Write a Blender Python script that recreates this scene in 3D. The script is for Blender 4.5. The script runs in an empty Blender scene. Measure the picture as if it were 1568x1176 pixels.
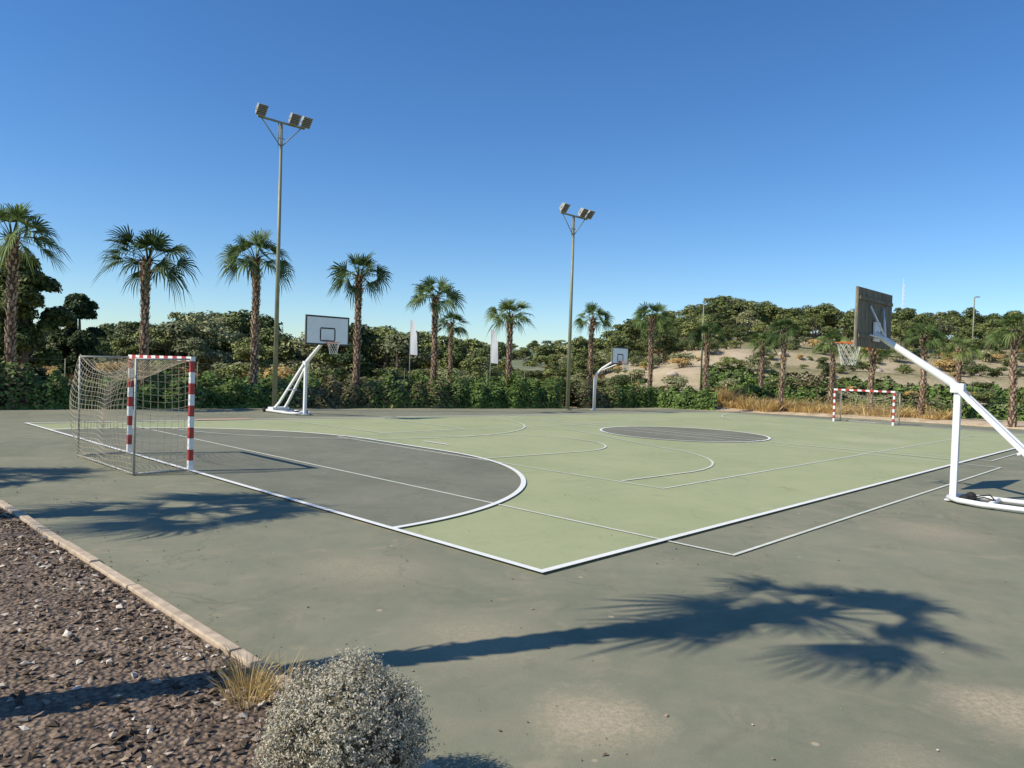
import bpy, bmesh, math, numpy as np
from mathutils import Matrix, Vector
rng=np.random.default_rng(7)
sc=bpy.context.scene
sc.view_settings.view_transform='Standard'; sc.view_settings.look='None'; sc.view_settings.exposure=0

# ---------------------------------------------------------------- court frame
TH=0.7997; CX,CY=0.360,7.4275
def W(u,v,z=0.0):
    return (CX+u*math.cos(TH)-v*math.sin(TH), CY+u*math.sin(TH)+v*math.cos(TH), z)

# ---------------------------------------------------------------- materials
def newmat(name):
    m=bpy.data.materials.new(name); m.use_nodes=True
    nt=m.node_tree; b=nt.nodes['Principled BSDF']; return m,nt,b
def N(nt,t,**k):
    n=nt.nodes.new(t)
    for a,b in k.items():
        if a in n.inputs.keys(): n.inputs[a].default_value=b
        else: setattr(n,a,b)
    return n
def ramp(nt,stops,interp='LINEAR'):
    r=nt.nodes.new('ShaderNodeValToRGB'); cr=r.color_ramp; cr.interpolation=interp
    while len(cr.elements)<len(stops): cr.elements.new(0.5)
    for e,(p,c) in zip(cr.elements,stops):
        e.position=p; e.color=(c[0],c[1],c[2],1) if len(c)==3 else c
    return r
def mixc(nt,fac,a,b,mode='MIX'):
    m=nt.nodes.new('ShaderNodeMix'); m.data_type='RGBA'; m.blend_type=mode
    def s(sock,v):
        if isinstance(v,(tuple,list)): sock.default_value=(v[0],v[1],v[2],1)
        elif isinstance(v,(int,float)): sock.default_value=v
        else: nt.links.new(v,sock)
    s(m.inputs[0],fac); s(m.inputs[6],a); s(m.inputs[7],b); return m.outputs[2]
def noise(nt,scale,detail=4,rough=.6,vec=None,dist=0):
    n=N(nt,'ShaderNodeTexNoise'); n.inputs['Scale'].default_value=scale
    n.inputs['Detail'].default_value=detail; n.inputs['Roughness'].default_value=rough
    n.inputs['Distortion'].default_value=dist
    if vec is not None: nt.links.new(vec,n.inputs['Vector'])
    return n.outputs['Fac']
def coords(nt):
    return N(nt,'ShaderNodeNewGeometry').outputs['Position']
def mrange(nt,v,a,b,c=0.,d=1.):
    m=N(nt,'ShaderNodeMapRange'); nt.links.new(v,m.inputs[0])
    for i,x in zip((1,2,3,4),(a,b,c,d)): m.inputs[i].default_value=x
    return m.outputs[0]
def bump(nt,b,h,strength=.3,dist=.02):
    n=N(nt,'ShaderNodeBump'); n.inputs['Strength'].default_value=strength; n.inputs['Distance'].default_value=dist
    nt.links.new(h,n.inputs['Height']); nt.links.new(n.outputs[0],b.inputs['Normal'])

def simple(name,col,rough=.6,metal=0,var=.15,scale=6):
    m,nt,b=newmat(name); p=coords(nt)
    f=mrange(nt,noise(nt,scale,5,.65,p),.3,.7)
    c=mixc(nt,f,tuple(x*(1-var) for x in col),tuple(min(1,x*(1+var)) for x in col))
    nt.links.new(c,b.inputs['Base Color']); b.inputs['Roughness'].default_value=rough; b.inputs['Metallic'].default_value=metal
    return m
def leafmat(name,dark,light,trans=.25,objvar=True,clump=0):
    m,nt,b=newmat(name)
    g=N(nt,'ShaderNodeNewGeometry')
    c=ramp(nt,[(0,dark),(.6,tuple((a+d)/2 for a,d in zip(dark,light))),(1,light)])
    nt.links.new(g.outputs['Random Per Island'],c.inputs[0]); col=c.outputs[0]
    if clump:
        n=noise(nt,clump,3,.6,g.outputs['Position'])
        col=mixc(nt,mrange(nt,n,.35,.65,0,.65),col,tuple(x*1.1 for x in light))
        col=mixc(nt,mrange(nt,noise(nt,clump*2.3,2,.6,g.outputs['Position']),.48,.7,0,.75),col,dark)
    if objvar:
        oi=N(nt,'ShaderNodeObjectInfo'); h=N(nt,'ShaderNodeHueSaturation')
        nt.links.new(mrange(nt,oi.outputs['Random'],0,1,.5,1.4),h.inputs['Value'])
        nt.links.new(mrange(nt,oi.outputs['Random'],0,1,.525,.485),h.inputs['Hue'])
        nt.links.new(col,h.inputs['Color']); col=h.outputs[0]
    nt.links.new(col,b.inputs['Base Color']); b.inputs['Roughness'].default_value=.6
    b.inputs['Specular IOR Level'].default_value=.2
    if trans>0:
        t=N(nt,'ShaderNodeBsdfTranslucent'); nt.links.new(col,t.inputs[0])
        mx=N(nt,'ShaderNodeMixShader'); mx.inputs[0].default_value=trans
        nt.links.new(b.outputs[0],mx.inputs[1]); nt.links.new(t.outputs[0],mx.inputs[2])
        nt.links.new(mx.outputs[0],nt.nodes['Material Output'].inputs[0])
    return m

def pavement_mat(name,c1,c2,dust,spots,dustamt=1.0):
    m,nt,b=newmat(name); p=coords(nt)
    big=noise(nt,.35,6,.65,p,.4); mid=noise(nt,2.2,8,.7,p); fine=noise(nt,110,3,.7,p)
    col=mixc(nt,mrange(nt,big,.38,.62),c1,c2)
    col=mixc(nt,mrange(nt,mid,.45,.75,0,.32*dustamt),col,dust)
    st=noise(nt,1.1,9,.75,p,1.2)
    col=mixc(nt,mrange(nt,st,.55,.70,0,.45*dustamt),col,dust)
    dk=noise(nt,.8,7,.72,p,2.)
    col=mixc(nt,mrange(nt,dk,.55,.70,0,.28),col,tuple(x*.55 for x in c1))
    dd=noise(nt,5.5,6,.8,p,1.5)
    col=mixc(nt,mrange(nt,dd,.60,.70,0,.25),col,tuple(x*.5 for x in c1))
    for (x,y,r,s) in spots:
        vm=N(nt,'ShaderNodeVectorMath',operation='DISTANCE'); nt.links.new(p,vm.inputs[0]); vm.inputs[1].default_value=(x,y,0)
        a=N(nt,'ShaderNodeMath',operation='MULTIPLY_ADD'); nt.links.new(mid,a.inputs[0]); a.inputs[1].default_value=r*2.2; nt.links.new(vm.outputs['Value'],a.inputs[2])
        f=mrange(nt,a.outputs[0],r*2.1,r*1.35,0,s)
        f2=N(nt,'ShaderNodeMath',operation='MULTIPLY'); nt.links.new(f,f2.inputs[0]); nt.links.new(mrange(nt,noise(nt,26,5,.8,p),.36,.58,.25,1),f2.inputs[1])
        col=mixc(nt,f2.outputs[0],col,tuple(min(1,x*1.2) for x in dust))
    nz=N(nt,'ShaderNodeTexNoise'); nz.inputs['Scale'].default_value=1.2; nz.inputs['Detail'].default_value=6; nt.links.new(p,nz.inputs['Vector'])
    ad=N(nt,'ShaderNodeVectorMath',operation='MULTIPLY_ADD'); nt.links.new(nz.outputs['Color'],ad.inputs[0]); ad.inputs[1].default_value=(1.6,1.6,0); nt.links.new(p,ad.inputs[2])
    vc=N(nt,'ShaderNodeTexVoronoi',feature='DISTANCE_TO_EDGE'); vc.inputs['Scale'].default_value=.22; nt.links.new(ad.outputs[0],vc.inputs['Vector'])
    col=mixc(nt,mrange(nt,vc.outputs['Distance'],.0035,.0008,0,.28),col,tuple(x*.4 for x in c1))
    col=mixc(nt,mrange(nt,fine,.35,.65,0,.32),col,tuple(x*.55 for x in c1))
    vo=N(nt,'ShaderNodeTexVoronoi'); vo.inputs['Scale'].default_value=1.5; nt.links.new(p,vo.inputs['Vector'])
    col=mixc(nt,mrange(nt,vo.outputs['Distance'],.045,.03,0,.5),col,tuple(min(1,x*1.3) for x in dust))
    nt.links.new(col,b.inputs['Base Color']); b.inputs['Roughness'].default_value=.85
    b.inputs['Specular IOR Level'].default_value=.2
    bump(nt,b,fine,.4,.006)
    return m
def paint_line_mat(name,col,under,wear):
    m,nt,b=newmat(name); p=coords(nt)
    f=mrange(nt,noise(nt,9,8,.75,p),.5-wear*.3,.75,0,.2+wear)
    f2=mrange(nt,noise(nt,1.3,4,.6,p),.4,.7,0,wear)
    c=mixc(nt,f,col,under); c=mixc(nt,f2,c,under)
    nt.links.new(c,b.inputs['Base Color']); b.inputs['Roughness'].default_value=.7
    return m

SPOTS=[(.55,4.35,.5,.85),(3.2,4.6,.55,.85),(5.8,10.1,1.0,.5),(-1.4,7.4,.9,.4),(12,24.7,1.6,.5),(-.2,5.6,.7,.45),(2.2,3.9,.4,.4)]
DUST=(.47,.37,.25)
M_pave=pavement_mat('court_surround_paint',(.203,.208,.138),(.265,.262,.175),DUST,SPOTS)
M_green=pavement_mat('court_green_paint',(.355,.385,.200),(.41,.43,.23),(.52,.48,.31),[SPOTS[4]],.6)
M_grey=pavement_mat('court_grey_paint',(.180,.182,.130),(.235,.230,.165),(.37,.34,.24),[],.75)
M_line=paint_line_mat('white_line_paint',(.84,.83,.77),(.48,.48,.36),.12)
M_thin=paint_line_mat('worn_line_paint',(.74,.75,.64),(.46,.47,.32),.4)
M_orange=paint_line_mat('orange_line_paint',(.55,.26,.13),(.38,.37,.2),.4)
M_white=simple('white_metal_paint',(.80,.79,.76),.4,0,.08,4)
M_red=simple('red_metal_paint',(.42,.045,.035),.45,0,.25,5)
M_grey_steel=simple('galvanised_steel',(.40,.39,.34),.5,.2,.15,5)
M_pole=simple('pole_green_grey',(.25,.25,.15),.5,.1,.15,3)
M_dark=simple('dark_metal',(.03,.03,.03),.5,0,.2)
M_black=simple('black_rubber',(.012,.012,.012),.8,0,.2)
M_rim=simple('rim_orange',(.6,.14,.02),.5)
M_net=simple('net_cord',(.66,.55,.38),.9)
M_netw=simple('net_white_cord',(.6,.58,.52),.9)
M_board=simple('board_white',(.84,.84,.83),.4,0,.05,2)
M_glass=simple('lamp_glass',(.10,.095,.08),.2)
M_conc=simple('kerb_concrete',(.50,.39,.27),.9,0,.3,9)
M_stone=simple('pale_stone',(.5,.42,.32),.95,0,.25,3)
def fabric():
    m,nt,b=newmat('banner_fabric'); p=coords(nt); c=mixc(nt,noise(nt,6,3,.5,p),(.80,.81,.82),(.88,.88,.88)); nt.links.new(c,b.inputs['Base Color'])
    t=N(nt,'ShaderNodeBsdfTranslucent'); nt.links.new(c,t.inputs[0]); mx=N(nt,'ShaderNodeMixShader'); mx.inputs[0].default_value=.4
    nt.links.new(b.outputs[0],mx.inputs[1]); nt.links.new(t.outputs[0],mx.inputs[2]); nt.links.new(mx.outputs[0],nt.nodes['Material Output'].inputs[0]); return m
M_fabric=fabric()
def plank():
    m,nt,b=newmat('weathered_board_back'); p=N(nt,'ShaderNodeTexCoord').outputs['Object']
    mp=N(nt,'ShaderNodeMapping'); mp.inputs['Scale'].default_value=(9,1,1); nt.links.new(p,mp.inputs[0])
    f=noise(nt,4,8,.75,mp.outputs[0],.5)
    c=ramp(nt,[(.3,(.06,.05,.03)),(.52,(.20,.17,.11)),(.75,(.38,.34,.24))]); nt.links.new(f,c.inputs[0])
    nt.links.new(c.outputs[0],b.inputs['Base Color']); b.inputs['Roughness'].default_value=.9; return m
M_plank=plank()
def bark(name,a,bc,c3,scale=9):
    m,nt,b=newmat(name); p=N(nt,'ShaderNodeTexCoord').outputs['Object']
    f=noise(nt,scale,8,.75,p,.3)
    g=N(nt,'ShaderNodeNewGeometry')
    c=ramp(nt,[(.3,a),(.52,bc),(.72,c3)]); nt.links.new(f,c.inputs[0])
    rr=ramp(nt,[(0,a),(.5,bc),(1,c3)]); nt.links.new(g.outputs['Random Per Island'],rr.inputs[0])
    col=mixc(nt,.55,c.outputs[0],rr.outputs[0])
    nt.links.new(col,b.inputs['Base Color']); b.inputs['Roughness'].default_value=.95
    bump(nt,b,f,.8,.03); return m
M_pcore=bark('palm_trunk_core_shade',(.05,.03,.018),(.11,.065,.04),(.2,.125,.08))  # dark core colour paints shade into the voids between the boots
M_ptrunk=bark('palm_trunk_boots',(.17,.10,.06),(.42,.285,.185),(.70,.54,.38))
M_bark=bark('tree_bark',(.05,.035,.025),(.15,.11,.08),(.25,.19,.14))
M_palm=leafmat('palm_frond',(.045,.080,.020),(.21,.28,.085),.3)
M_pine=leafmat('pine_needles',(.060,.080,.022),(.27,.295,.092),0)
M_olive=leafmat('olive_foliage',(.13,.14,.055),(.37,.365,.18),0)
M_darktree=leafmat('dark_evergreen_leaves',(.014,.028,.009),(.075,.11,.035),.1,False)
M_hedge=leafmat('hedge_leaves',(.028,.055,.010),(.18,.265,.060),0,False,.9)
M_hedgeb=leafmat('hedge_brown_leaves',(.07,.06,.028),(.25,.215,.10),0,False)
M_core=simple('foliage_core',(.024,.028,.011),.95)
M_silver=leafmat('silver_bush_leaves',(.26,.235,.155),(.74,.67,.51),.15,False)
M_silvercore=simple('silver_bush_core',(.10,.085,.05),.95)
M_gold=leafmat('golden_dry_grass',(.42,.27,.09),(.82,.62,.27),.3,False)
M_weed=leafmat('weed_leaves',(.13,.14,.06),(.38,.37,.21),.3,False)
def chipmat():
    m,nt,b=newmat('gravel_stone'); g=N(nt,'ShaderNodeNewGeometry')
    c=ramp(nt,[(0,(.060,.045,.032)),(.45,(.19,.135,.092)),(.8,(.33,.245,.175)),(.92,(.46,.37,.28)),(1,(.74,.66,.54))]); nt.links.new(g.outputs['Random Per Island'],c.inputs[0])
    nt.links.new(c.outputs[0],b.inputs['Base Color']); b.inputs['Roughness'].default_value=.9; b.inputs['Specular IOR Level'].default_value=.15; return m
M_chip=chipmat()

# ---------------------------------------------------------------- mesh helpers
def np_mesh(name,V,F,mats,midx=None,smooth=False):
    V=np.asarray(V,dtype=np.float32); F=np.asarray(F,dtype=np.int32)
    me=bpy.data.meshes.new(name); k=F.shape[1]; n=len(F)
    me.vertices.add(len(V)); me.vertices.foreach_set('co',V.ravel())
    me.loops.add(n*k); me.loops.foreach_set('vertex_index',F.ravel())
    me.polygons.add(n); me.polygons.foreach_set('loop_start',np.arange(0,n*k,k,dtype=np.int32))
    for m in mats: me.materials.append(m)
    if midx is not None: me.polygons.foreach_set('material_index',np.asarray(midx,dtype=np.int32))
    me.polygons.foreach_set('use_smooth',np.full(n,smooth))
    me.update(calc_edges=True); return me
class MB:
    def __init__(s): s.v=[];s.f=[];s.m=[];s.s=[]
    def add(s,v,f,m=0,smooth=False):
        o=len(s.v); s.v+= [tuple(map(float,x)) for x in v]; s.f+=[tuple(i+o for i in q) for q in f]; s.m+=[m]*len(f); s.s+=[smooth]*len(f)
    def box(s,c,size,m=0,rot=None):
        x,y,z=[a/2 for a in size]
        vs=[Vector((i*x,j*y,k*z)) for i in(-1,1) for j in(-1,1) for k in(-1,1)]
        if rot is not None: vs=[rot@a for a in vs]
        vs=[a+Vector(c) for a in vs]
        s.add(vs,[(0,1,3,2),(4,6,7,5),(0,4,5,1),(2,3,7,6),(0,2,6,4),(1,5,7,3)],m)
    def tube(s,pts,r,m=0,n=8,cap=True):
        pts=[Vector(p) for p in pts]; rs=r if isinstance(r,(list,tuple)) else [r]*len(pts)
        vs=[];ref=None
        for i,p in enumerate(pts):
            t=(pts[min(i+1,len(pts)-1)]-pts[max(i-1,0)]).normalized()
            if ref is None: ref=Vector((0,0,1)) if abs(t.z)<.9 else Vector((1,0,0))
            a=(ref-t*ref.dot(t)).normalized(); b=t.cross(a); ref=a
            for k in range(n):
                an=2*math.pi*(k+.5)/n; vs.append(p+(a*math.cos(an)+b*math.sin(an))*rs[i])
        f=[]
        for i in range(len(pts)-1):
            for k in range(n):
                f.append((i*n+k,i*n+(k+1)%n,(i+1)*n+(k+1)%n,(i+1)*n+k))
        if cap: f.append(tuple(range(n-1,-1,-1))); f.append(tuple((len(pts)-1)*n+k for k in range(n)))
        s.add(vs,f,m,n>4)
    def mesh(s,name,mats):
        me=bpy.data.meshes.new(name); me.from_pydata(s.v,[],s.f)
        for m in mats: me.materials.append(m)
        me.polygons.foreach_set('material_index',s.m); me.polygons.foreach_set('use_smooth',s.s); me.update(); return me
def obj(name,me,parent=None,loc=(0,0,0),rotz=0,scale=1):
    o=bpy.data.objects.new(name,me); sc.collection.objects.link(o); o.location=loc; o.rotation_euler=(0,0,rotz)
    o.scale=(scale,)*3 if isinstance(scale,(int,float)) else scale
    if parent: o.parent=parent
    return o
def empty(name,loc=(0,0,0),rotz=0,scale=1):
    o=bpy.data.objects.new(name,None); sc.collection.objects.link(o); o.location=loc; o.rotation_euler=(0,0,rotz); o.scale=(scale,)*3
    o.empty_display_size=.2; return o
def unit(a): return a/np.maximum(np.linalg.norm(a,axis=-1,keepdims=True),1e-9)
def leafquads(C,Nn,size,asp=.5,r=rng,T=None):
    n=len(C)
    if T is None: T=np.cross(Nn,r.normal(size=(n,3)))
    T=unit(T); B=unit(np.cross(Nn,T)); s=np.asarray(size).reshape(-1,1)*np.ones((n,1))
    V=np.stack([C+T*s,C+B*s*asp,C-T*s,C-B*s*asp],1).reshape(-1,3)
    return V,np.arange(n*4).reshape(-1,4)
def sphere_pts(n,r=rng): return unit(r.normal(size=(n,3)))
def lobes_leaves(cent,rad,n,size,r,squash=.85,asp=.5):
    Cs=[];Ns=[];
    for c,ra in zip(cent,rad):
        k=int(n*(ra/np.mean(rad))**2); d=sphere_pts(k,r); d[:,2]=np.where(d[:,2]<-.3,-d[:,2],d[:,2])
        rr=ra*(.45+.68*r.random((k,1))**.7); p=c+d*rr*np.array([1,1,squash]); Cs.append(p); Ns.append(unit(d+[0,0,.25]+r.normal(size=(k,3))*.45))
    C=np.concatenate(Cs);Nn=np.concatenate(Ns); return leafquads(C,Nn,size*(.6+.8*r.random(len(C))),asp,r)

def ss(a,b,x): t=np.clip((x-a)/(b-a),0,1); return t*t*(3-2*t)
def HT(x,y):
    x=np.asarray(x,float);y=np.asarray(y,float)
    a=ss(.03,.30,x/np.maximum(y,1.)); a=a*(y>1)
    h=np.interp(y,[43,50,60,70,100,130,200,400],[0,.9,2.6,4.2,6.8,9.3,10,10])
    h=h*a
    h=h+.25*np.sin(2*np.pi*h/1.7)*(h>.3)
    rr=np.hypot(x,y); front=ss(20,60,y)
    h=h+front*ss(150,420,rr)*(9+3*np.sin(x/90.+1)+2*np.sin(x/37.))*(1-.6*a)
    h=h+front*ss(50,90,y)*(.5*np.sin(x/9.+y/13)+.35*np.sin(x/5.-y/7.))*.7
    return h

# ---------------------------------------------------------------- ground
def ground():
    xs=np.unique(np.concatenate([np.linspace(-1500,-160,16),np.linspace(-160,-40,30),np.linspace(-40,130,120),np.linspace(130,300,30),np.linspace(300,1500,14)]))
    ys=np.unique(np.concatenate([np.linspace(-300,38,14),np.linspace(38,140,110),np.linspace(140,600,60),np.linspace(600,2500,10)]))
    X,Y=np.meshgrid(xs,ys); Z=HT(X,Y)-.03
    V=np.stack([X,Y,Z],-1).reshape(-1,3); nx=len(xs);ny=len(ys)
    i=np.arange(nx-1)[None,:]+nx*np.arange(ny-1)[:,None]; F=np.stack([i,i+1,i+1+nx,i+nx],-1).reshape(-1,4)
    m,nt,b=newmat('dry_ground'); p=coords(nt)
    n1=noise(nt,.09,7,.7,p,.6); n2=noise(nt,.6,8,.75,p); n3=noise(nt,3.5,6,.7,p)
    soil=mixc(nt,mrange(nt,n2,.35,.65),(.38,.285,.165),(.66,.53,.36))
    scrub=mixc(nt,mrange(nt,n3,.35,.65),(.10,.105,.040),(.36,.30,.13))
    f=N(nt,'ShaderNodeMath',operation='MULTIPLY_ADD'); nt.links.new(n2,f.inputs[0]); f.inputs[1].default_value=.7; nt.links.new(n1,f.inputs[2])
    col=mixc(nt,mrange(nt,f.outputs[0],.76,.88),soil,scrub)
    g=N(nt,'ShaderNodeNewGeometry'); sx=N(nt,'ShaderNodeSeparateXYZ'); nt.links.new(g.outputs['Normal'],sx.inputs[0])
    col=mixc(nt,mrange(nt,sx.outputs[2],.985,.965,0,.5),col,soil)
    sp=N(nt,'ShaderNodeSeparateXYZ'); nt.links.new(p,sp.inputs[0])
    far=mrange(nt,sp.outputs[1],140,230)
    col=mixc(nt,far,col,mixc(nt,mrange(nt,noise(nt,.12,8,.8,p),.4,.6),(.08,.105,.05),(.24,.26,.14)))
    nt.links.new(col,b.inputs['Base Color']); b.inputs['Roughness'].default_value=.95; bump(nt,b,n3,.6,.15)
    obj('ground',np_mesh('ground',V,F,[m],smooth=True))
ground()

# ---------------------------------------------------------------- pavement + court
def sheet(name,pts,z,mat,parent=None):
    me=bpy.data.meshes.new(name); me.from_pydata([(p[0],p[1],z) for p in pts],[],[tuple(range(len(pts)))]); me.materials.append(mat); me.update()
    o=obj(name,me,parent)
    if me.polygons[0].normal.z<0: me.flip_normals()
    return o
K=-3.15
pv=[W(K,-16)[:2],W(34,-16)[:2],W(34,-2)[:2],(23.0,33.0),(19.8,36.3),(16.8,38.0),(13,40),(8.5,42),(2.8,38.2),(-9.6,31.3),W(-.5,25.7)[:2],W(K,26)[:2]]
sheet('court_pavement',pv,0.0,M_pave)
court=empty('sports_court')
TL=lambda u:19.7-(u/30.5)*4.7
sheet('green_field',[W(0,0)[:2],W(30.5,0)[:2],W(30.5,TL(30.5))[:2],W(0,TL(0))[:2]],.004,M_green,court)
G0,G1=8.5,11.5
def dpoints(R,n=40):
    P=[(R*math.sin(a),G0-R*math.cos(a)) for a in np.linspace(0,math.pi/2,n)]
    P+=[(R*math.cos(a),G1+R*math.sin(a)) for a in np.linspace(0,math.pi/2,n)]
    return P
sheet('goal_area',[W(*q)[:2] for q in dpoints(5.96)],.008,M_grey,court)
CC=(16.4,8.35); CR=2.75
circ=[(CC[0]+CR*math.cos(a),CC[1]+CR*math.sin(a)) for a in np.linspace(0,2*math.pi,72,endpoint=False)]
sheet('centre_circle',[W(*q)[:2] for q in circ],.0085,M_grey,court)
LZ=[.012]
def strip(name,pts,w,mat,closed=False):
    P=[Vector(W(*q)[:2]) for q in pts]; n=len(P); V=[];F=[]
    for i,p in enumerate(P):
        a=P[(i-1)%n] if (closed or i>0) else p; b=P[(i+1)%n] if (closed or i<n-1) else p
        d1=(p-a).normalized() if (p-a).length>1e-6 else (b-p).normalized(); d2=(b-p).normalized() if (b-p).length>1e-6 else d1
        t=(d1+d2).normalized(); nrm=Vector((-t.y,t.x)); k=1/max(.5,nrm.dot(Vector((-d1.y,d1.x))))
        V+=[(*(p+nrm*w/2*k),LZ[0]),(*(p-nrm*w/2*k),LZ[0])]
    m=n if closed else n-1
    for i in range(m): j=(i+1)%n; F.append((2*i+1,2*j+1,2*j,2*i))
    me=bpy.data.meshes.new(name); me.from_pydata(V,[],F); me.materials.append(mat); me.update(); obj(name,me,court); LZ[0]+=.0012
strip('tennis_line',[(5.7,2.25),(27,2.25),(27,12.6),(5.7,12.6)],.05,M_thin,True)
strip('tennis_net_line',[(16.4,2.2),(16.4,0.04)],.05,M_thin)
strip('basket_line',[(2.25,-.9),(15.6,-.9),(15.6,16.8),(2.25,18.8)],.05,M_thin,True)
strip('basket_line_b',[(17.2,-.4),(29,-.4),(29,14.8),(17.2,16.8)],.045,M_thin,True)
strip('arc_near',[(5.8,3.2)]+[(6+2.0+3.8*math.sin(a)+.0,7.0-3.9*math.cos(a)) for a in np.linspace(0,1.35,24)]+[(12.3,7.5),(13.2,9.5),(14,11.5)],.055,M_thin)
strip('key_line',[(5.7,7.0),(9.2,6.7)]+[(9.2+2.2*math.sin(a),8.9-2.2*math.cos(a)) for a in np.linspace(0,2.6,20)]+[(7.5,11.6)],.055,M_thin)
strip('key_far',[(7.2,18.2),(7.4,12.9),(10.6,12.9),(10.9,17.7)],.055,M_thin)
strip('arc_far',[(9+6.2*math.cos(a),17.2-6.2*math.sin(a)) for a in np.linspace(.1,math.pi-.1,30)],.055,M_thin)
strip('orange_mark',[(4.6,19.3),(6.4,19.1)],.5,M_orange)
strip('seven_metre',[(7,9.5),(7,10.5)],.08,M_line)
strip('halfway_line',[(16.4,0.05),(16.4,TL(16.4))],.06,M_thin)
strip('centre_ring',circ,.08,M_line,True)
strip('goal_arc',dpoints(6),.09,M_line)
strip('far_arc',[(30.5-6*math.sin(a),7.3-1.3-5*math.cos(a)) for a in np.linspace(0,1.57,20)]+[(30.5-6*math.cos(a),8.6+5*math.sin(a)) for a in np.linspace(0,1.57,20)],.06,M_thin)
strip('boundary_line',[(0,0),(30.5,0),(30.5,TL(30.5)),(0,TL(0))],.085,M_line,True)

# gravel bed + kerb
m,nt,b=newmat('gravel_soil'); p=coords(nt)
vo=N(nt,'ShaderNodeTexVoronoi'); vo.inputs['Scale'].default_value=26; nt.links.new(p,vo.inputs['Vector'])
r_=ramp(nt,[(0,(.29,.21,.145)),(.5,(.155,.108,.072)),(1,(.055,.038,.025))]); nt.links.new(vo.outputs['Distance'],r_.inputs[0])
col=mixc(nt,mrange(nt,noise(nt,1.2,5,.6,p),.5,.75,0,.75),r_.outputs[0],(.45,.33,.22))
nt.links.new(col,b.inputs['Base Color']); b.inputs['Roughness'].default_value=.95; bump(nt,b,vo.outputs['Distance'],1,.03)
gx=[W(K-.02,26)[:2],W(K-.02,-16)[:2],W(-26,-16)[:2],W(-26,26)[:2]]
sheet('gravel_bed',gx,.006,m)
def stones(name,x,y,s,r,mat):
    n=len(x)
    base=np.array([[1,0,0],[-1,0,0],[0,1,0],[0,-1,0],[0,0,1],[0,0,-1]],float)
    V=base[None]*np.stack([s*(1+.8*r.random(n)),s,s*(.35+.4*r.random(n))],-1)[:,None,:]
    V=V+r.normal(size=V.shape)*s[:,None,None]*.22
    a=r.random(n)*6.28; tl=(r.random(n)-.5)*1.0
    ct,st=np.cos(tl)[:,None],np.sin(tl)[:,None]; V=np.stack([V[...,0]*ct-V[...,2]*st,V[...,1],V[...,0]*st+V[...,2]*ct],-1)
    ca,sa=np.cos(a)[:,None],np.sin(a)[:,None]; V=np.stack([V[...,0]*ca-V[...,1]*sa,V[...,0]*sa+V[...,1]*ca,V[...,2]],-1)
    V+=np.stack([x,y,.004+s*.4+.008*r.random(n)*(s>.012)],-1)[:,None,:]
    f=np.array([[4,0,2],[4,2,1],[4,1,3],[4,3,0],[5,2,0],[5,1,2],[5,3,1],[5,0,3]])
    F=(f[None]+6*np.arange(n)[:,None,None]).reshape(-1,3)
    obj(name,np_mesh(name,V.reshape(-1,3),F,[mat]))
def chips():
    r=np.random.default_rng(3); n=34000
    u=K-.12-r.random(n)**1.5*8; v=-3.5+r.random(n)**1.25*14
    x=CX+u*math.cos(TH)-v*math.sin(TH); y=CY+u*math.sin(TH)+v*math.cos(TH)
    keep=(y>2.2)&(np.abs(x)<y*.95+.6); x=x[keep];y=y[keep];n=len(x)
    dr=np.sin(x*2.1+1)*np.sin(y*1.7)+.6*np.sin(x*4.3-y*3.1); kp=r.random(n)<np.clip(.92-.5*(dr>.5),0,1); x=x[kp];y=y[kp];n=len(x)
    stones('gravel',x,y,.008+.019*r.random(n)**2.2,r,M_chip)
    n=420; u=K+.05+r.random(n)**2.2*7; v=-6+r.random(n)*16
    x=CX+u*math.cos(TH)-v*math.sin(TH); y=CY+u*math.sin(TH)+v*math.cos(TH)
    stones('loose_pebbles',x,y,.004+.008*r.random(n)**2,r,M_chip)
chips()
def kerb():
    mb=MB(); r=np.random.default_rng(5); v=-10
    R=Matrix.Rotation(TH,3,'Z')
    while v<26:
        L=1.0; c=W(K-.03+r.normal()*.008,v+L/2,.008+r.normal()*.006)
        mb.box(c,(.095,L-.010,.070),0,R@Matrix.Rotation(r.normal()*.01,3,'Z')); v+=L
    me=mb.mesh('kerb',[M_conc]); o=obj('kerb',me); bv=o.modifiers.new('b','BEVEL'); bv.width=.012; bv.segments=2
kerb()

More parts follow.
